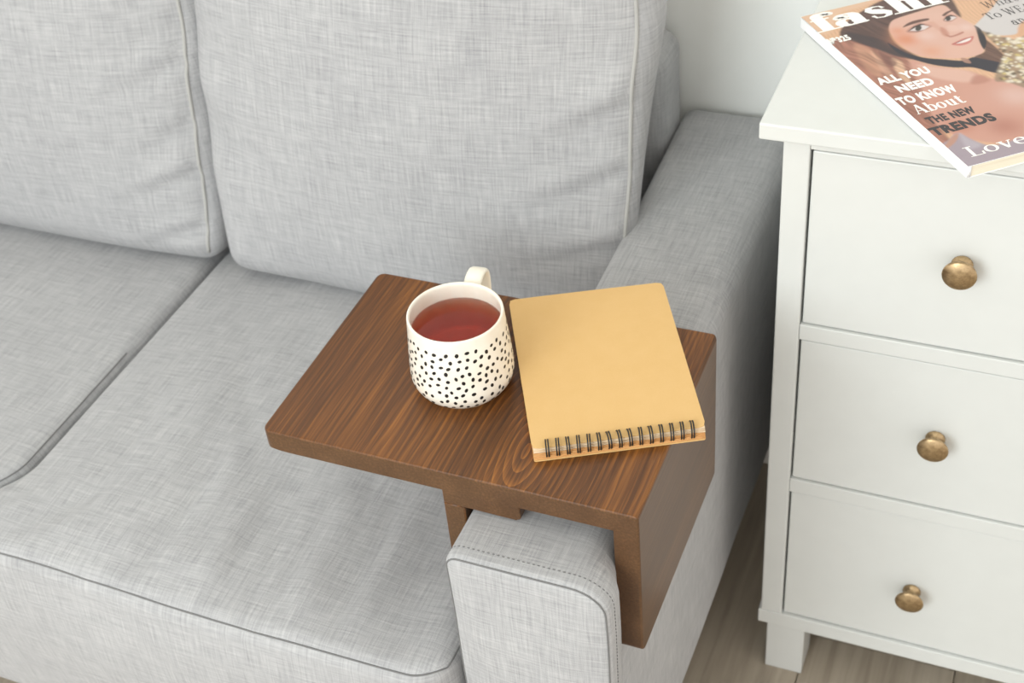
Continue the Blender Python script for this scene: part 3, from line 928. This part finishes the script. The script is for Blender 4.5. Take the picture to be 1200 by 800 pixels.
# eyes and brows
paint([(1058, 32), (1064, 27), (1074, 23.5), (1087, 21.5), (1088, 23.5), (1076, 26.5), (1066, 29.5)], (92, 62, 54), .0009, .95)
paint([(1062, 37), (1070, 30), (1078, 26.5), (1088, 29), (1092, 31), (1084, 35), (1072, 38.5)], (168, 120, 108), .0016, .6)
paint([(1066, 36), (1072, 31.5), (1080, 29), (1089, 31), (1083, 34.8), (1074, 36.6)], (228, 218, 214), .0006, spline=False)
paint([(1072.5, 34), (1074.5, 30.6), (1078.5, 30), (1080, 32.6), (1078, 35.4), (1074.5, 36)], (70, 66, 60), .0007)
paint([(1064, 37), (1070, 31.3), (1078, 28), (1085, 28.4), (1079, 29.8), (1072, 32.6)], (58, 44, 42), .0006, .95, spline=False)
paint([(1066, 36.2), (1074, 36.4), (1083, 35), (1075, 37.6)], (120, 86, 78), .0007, .8, spline=False)
paint([(1104, 18), (1108, 14.5), (1114, 12), (1118, 12), (1112, 15), (1107, 18.6)], (92, 62, 54), .0009, .95)
paint([(1105, 23), (1109, 18), (1116, 17), (1122, 20), (1115, 25), (1108, 25.4)], (160, 112, 100), .0012, .6)
paint([(1107, 23.6), (1110, 19.6), (1117, 18.8), (1121, 20.4), (1116, 23.4), (1110, 24.6)], (226, 216, 212), .0006, spline=False)
paint([(1108.6, 22.4), (1110, 19.8), (1113, 19.6), (1114.4, 21.6), (1112.6, 24), (1109.6, 24.4)], (66, 60, 56), .0006)
paint([(1106, 24), (1108.6, 19.4), (1114, 17.4), (1121, 19.4), (1114, 19.2), (1110, 21)], (56, 42, 40), .0006, .95, spline=False)
# mouth
paint([(1115, 52), (1121, 48.6), (1129, 45), (1135, 43.6), (1140, 42.2), (1141, 44), (1138, 49), (1131, 52.4), (1123, 53.4)], (206, 128, 118), .0008)
paint([(1120.5, 50.6), (1127, 47.4), (1133, 45.4), (1138, 44.4), (1136, 47.4), (1130, 49.6), (1124, 50.8)], (246, 238, 232), .0006)
paint([(1116, 51.8), (1122, 49.2), (1130, 46), (1138, 43.6), (1130, 46.8), (1123, 50)], (140, 74, 68), .0006, .9, spline=False)
# black ribbon under the chin
paint([(1040, 50), (1054, 58), (1068, 64), (1086, 68), (1106, 69.5), (1128, 71), (1140, 67), (1152, 69), (1172, 73), (1186, 76), (1176, 86), (1160, 84), (1140, 79), (1118, 79), (1094, 76), (1072, 70), (1052, 62)], (50, 48, 58), .001)
paint([(1126, 68), (1134, 69), (1138, 74), (1130, 73)], (176, 136, 118), .0008, .9)
# spray of small cream flowers
rf = random.Random(6)
fp = [(1150, 36), (1170, 42), (1190, 46), (1215, 40), (1215, 100), (1180, 96), (1166, 94), (1170, 78), (1176, 62), (1164, 50)]
FPm = np.array(fp, float)
paint(fp, (150, 132, 108), .002, .8)
cnt = 0
while cnt < 190:
    x, y = rf.uniform(1148, 1225), rf.uniform(32, 98)
    if sdist(FPm, np.array([[x, y]]))[0] > 0: continue
    cnt += 1
    rgb = rf.choice([(238, 230, 206), (244, 238, 222), (228, 214, 178), (214, 196, 126), (104, 90, 72), (236, 226, 200)])
    blob(x, y, rf.uniform(.0016, .0034), rgb, .95)
col *= np.array([.82, .80, .83])           # ink density of the print
V = np.column_stack([G, np.full(len(G), MT)])
idx = np.arange(NUx * NVx).reshape(NVx, NUx)
quads = np.stack([idx[:-1, :-1], idx[:-1, 1:], idx[1:, 1:], idx[1:, :-1]], -1).reshape(-1, 4)
me = bpy.data.meshes.new('front_cover')
me.vertices.add(len(V)); me.vertices.foreach_set('co', V.ravel())
me.loops.add(quads.size); me.loops.foreach_set('vertex_index', quads.ravel().astype(np.int32))
me.polygons.add(len(quads)); me.polygons.foreach_set('loop_start', np.arange(0, quads.size, 4, dtype=np.int32))
me.update(calc_edges=True)
ca = me.color_attributes.new('print', 'FLOAT_COLOR', 'POINT')
ca.data.foreach_set('color', np.column_stack([np.clip(col, 0, 1), np.ones(len(col))]).ravel())
cover = link('front_cover', me, M['print'], mag)
cover['label'] = 'printed cover photograph of a woman with long hair and cream flowers'
prism('cover_board', [(U0 - .0012, V0), (U1, V0), (U1, V1), (U0 - .0012, V1)], MT - .0007, MT - .00005, M['paper'], mag, 0)

# ---- lettering
def finish_text(name, V2, Fc, mat, start, end, captop, width, cap, zoff=.00012):
    a, b, c = cuv(*start), cuv(*end), cuv(*captop)
    v0 = (a[1] + b[1]) / 2
    sx_ = (b[0] - a[0]) / width; sy_ = (c[1] - v0) / cap
    V = [(a[0] + p[0] * sx_, v0 + p[1] * sy_, MT + zoff + (p[2] if len(p) > 2 else 0)) for p in V2]
    o = link(name, pydata(name, V, Fc), mat, cover, False)
    return o

def sans(name, txt, start, end, captop, mat, bold=.03, shear=0):
    cu = bpy.data.curves.new(name, 'FONT'); cu.body = txt; cu.offset = bold; cu.resolution_u = 4; cu.shear = shear
    cu.space_character = 1.1
    ob = bpy.data.objects.new(name, cu); C.objects.link(ob)
    dg = bpy.context.evaluated_depsgraph_get(); ev = ob.evaluated_get(dg); mm = ev.to_mesh()
    V2 = np.array([v.co[:2] for v in mm.vertices]); Fc = [tuple(p.vertices) for p in mm.polygons]
    ev.to_mesh_clear(); bpy.data.objects.remove(ob); bpy.data.curves.remove(cu)
    V2 = V2 - V2.min(0)
    return finish_text(name, V2, Fc, mat, start, end, captop, V2[:, 0].max(), V2[:, 1].max())

# serif letters drawn as ribbons of changing width; x-height .68, cap height 1
def serif_glyph(ch, B, T):
    R = []            # (points, widths)
    def L(x0, y0, x1, y1, w0): R.append(([(x0, y0), (x1, y1)], [w0, w0]))
    def arc(cx, cy, rx, ry, a0, a1, n=18):   # vertical stress: thick where the stroke runs up and down
        P = []; W = []
        for k in range(n + 1):
            a = math.radians(a0 + (a1 - a0) * k / n)
            P.append((cx + rx * math.cos(a), cy + ry * math.sin(a))); W.append(T + (B - T) * abs(math.cos(a)) ** 1.5)
        R.append((P, W))
    def foot(x, y, w=None): L(x - (w or B * .95), y, x + (w or B * .95), y, T)
    x = .68; w = .5
    if ch in 'o': arc(.26, .34, .24 - B / 2 + .04, .34 - T / 2, 0, 360, 30); w = .56
    elif ch == 'e': arc(.26, .34, .20, .34 - T / 2, 0, 310, 28); L(.06, .36, .46, .36, T); w = .5
    elif ch == 'a':
        arc(.2, .2, .17, .2 - T / 2, 0, 360, 26); L(.40, .0, .40, .5, B); arc(.24, .47, .16, .2 - T / 2, 0, 175); arc(.12, .5, .05, .05, 0, 360, 12); L(.40, T / 2, .56, T / 2 + .02, T); w = .58
    elif ch == 's':
        P = [(.40, .50), (.36, .62), (.24, .655), (.12, .62), (.09, .52), (.16, .42), (.30, .32), (.40, .22), (.38, .09), (.24, .025), (.1, .06), (.06, .2)]
        R.append((P, [T * 1.5, T, T, T + B * .3, B * .75, B, B, B * .8, T + B * .3, T, T, T * 1.5])); w = .5
    elif ch == 'h': L(.14, 0, .14, 1, B); foot(.14, T / 2); L(0, 1 - T / 2, .14, 1 - T / 2, T); arc(.30, .44, .16, .24 - T / 2, 0, 180); L(.46, 0, .46, .46, B); foot(.46, T / 2); w = .66
    elif ch == 'n': L(.14, 0, .14, x, B); foot(.14, T / 2); L(0, x - T / 2, .14, x - T / 2, T); arc(.30, .44, .16, .24 - T / 2, 0, 180); L(.46, 0, .46, .46, B); foot(.46, T / 2); w = .66
    elif ch == 'i': L(.14, 0, .14, x, B); foot(.14, T / 2); L(0, x - T / 2, .14, x - T / 2, T); arc(.14, .88, .04, .04, 0, 360, 12); w = .32
    elif ch == 'f': L(.18, 0, .18, .8, B); foot(.18, T / 2, B * 1.2); L(.0, x - T / 2, .4, x - T / 2, T); arc(.32, .8, .14, .2 - T / 2, 20, 180); arc(.40, .86, .05, .05, 0, 360, 12); w = .42
    elif ch == 'b': L(.12, 0, .12, 1, B); L(0, 1 - T / 2, .12, 1 - T / 2, T); arc(.30, .34, .19, .34 - T / 2, -180, 180, 28); w = .58
    elif ch == 'u': L(.14, .22, .14, x, B); L(0, x - T / 2, .14, x - T / 2, T); arc(.29, .24, .15, .24 - T / 2, 180, 360); L(.44, 0, .44, x, B); L(.3, x - T / 2, .44, x - T / 2, T); L(.44, T / 2, .6, T / 2, T); w = .62
    elif ch == 't': L(.16, .2, .16, .88, B); L(.0, x - T / 2, .36, x - T / 2, T); arc(.28, .2, .12, .2 - T / 2, 180, 330); w = .42
    elif ch == 'v': L(.10, x, .28, 0, B); L(.46, x, .28, 0, T); foot(.1, x - T / 2, .12); foot(.46, x - T / 2, .08); w = .56
    elif ch == 'd': L(.44, 0, .44, 1, B); L(.3, 1 - T / 2, .44, 1 - T / 2, T); arc(.26, .34, .19, .34 - T / 2, 0, 360, 28); w = .6
    elif ch == 'A': L(.05, 0, .33, 1, T); L(.33, 1, .60, 0, B); L(.16, .32, .5, .32, T); foot(.06, T / 2, .1); foot(.6, T / 2, .16); w = .74
    elif ch == 'L': L(.18, 0, .18, 1, B); foot(.18, 1 - T / 2, .16); L(.02, T / 2, .58, T / 2, T); L(.56, 0, .58, .3, T * 1.3); w = .66
    elif ch == 'T': L(.32, 0, .32, 1, B); foot(.32, T / 2, .15); L(.02, 1 - T / 2, .62, 1 - T / 2, T); L(.03, 1, .03, .74, T); L(.61, 1, .61, .74, T); w = .68
    elif ch == 'W': L(.08, 1, .28, 0, B); L(.28, 0, .46, .9, T); L(.42, 1, .62, 0, B); L(.62, 0, .84, 1, T); foot(.08, 1 - T / 2, .12); foot(.84, 1 - T / 2, .1); w = .96
    elif ch == 'E': L(.14, 0, .14, 1, B); L(.0, T / 2, .52, T / 2, T); L(.0, 1 - T / 2, .5, 1 - T / 2, T); L(.14, .5, .4, .5, T); L(.51, 0, .51, .26, T); L(.49, 1, .49, .76, T); L(.4, .4, .4, .6, T); w = .62
    elif ch == 'R': L(.14, 0, .14, 1, B); foot(.14, T / 2, .14); arc(.3, .75, .17, .25 - T / 2, -90, 90); L(.1, 1 - T / 2, .3, 1 - T / 2, T); L(.14, .5, .3, .5, T); L(.32, .5, .55, 0, B); w = .66
    else: w = .3
    return R, w

def serif(name, txt, start, end, captop, mat, B=.15, T=.05, slant=0, visible=None):
    V2 = []; Fc = []; x0 = 0
    for ch in txt:
        R, w_ = serif_glyph(ch, B, T)
        for ri, (P, W) in enumerate(R):
            P = np.array(P, float); n = len(P); b = len(V2)
            for i in range(n):
                t = P[min(i + 1, n - 1)] - P[max(i - 1, 0)]
                if n > 4 and np.allclose(P[0], P[-1]) and i in (0, n - 1): t = P[1] - P[-2]
                t = t / (np.linalg.norm(t) + 1e-9); nn = np.array((-t[1], t[0])) * W[i] / 2
                for q in (P[i] + nn, P[i] - nn): V2.append((x0 + q[0] + slant * q[1], q[1], ri * 2.5e-5))
            for i in range(n - 1): Fc.append((b + 2 * i, b + 2 * i + 1, b + 2 * i + 3, b + 2 * i + 2) )
        x0 += w_ + B * .25
    A = np.array(V2)
    return finish_text(name, V2, Fc, mat, start, end, captop, x0, 1.0)

W_, K_ = M['ink_white'], M['ink_black']
serif('title_lettering', 'fashion', (966, 41), (1180, -18), (950, 18), W_, .25, .055)
sans('issue_number', '№325', (974, 52), (999, 46.5), (968, 46), W_, .055)
sans('headline_lettering', 'ALL YOU', (1032, 100), (1092.5, 85), (1026, 92), W_, .055)
sans('headline_lettering', 'NEED', (1056, 109), (1097, 98), (1051, 100), W_, .055)
sans('headline_lettering', 'TO KNOW', (1057, 124), (1124.5, 106.5), (1050, 115), W_, .055)
serif('headline_lettering', 'About', (1076, 134), (1134, 119.5), (1068, 124), W_, .17, .06)
sans('headline_lettering', 'THE NEW', (1091, 146), (1146, 131.5), (1084, 138), K_, .055)
sans('headline_lettering', 'TRENDS', (1096, 160), (1170, 140.5), (1089, 150), K_, .06)
serif('headline_lettering', 'Love', (1139, 185), (1207, 165), (1130, 173), W_, .13, .06)
serif('side_lettering', 'What', (1156, 11), (1194, 0), (1149, 3), K_, .075, .04, .1)
serif('side_lettering', 'To WEAR', (1160, 24), (1222, 7), (1153, 16), K_, .10, .045)
serif('side_lettering', 'and', (1190, 30), (1213, 23), (1183, 22), K_, .09, .045)
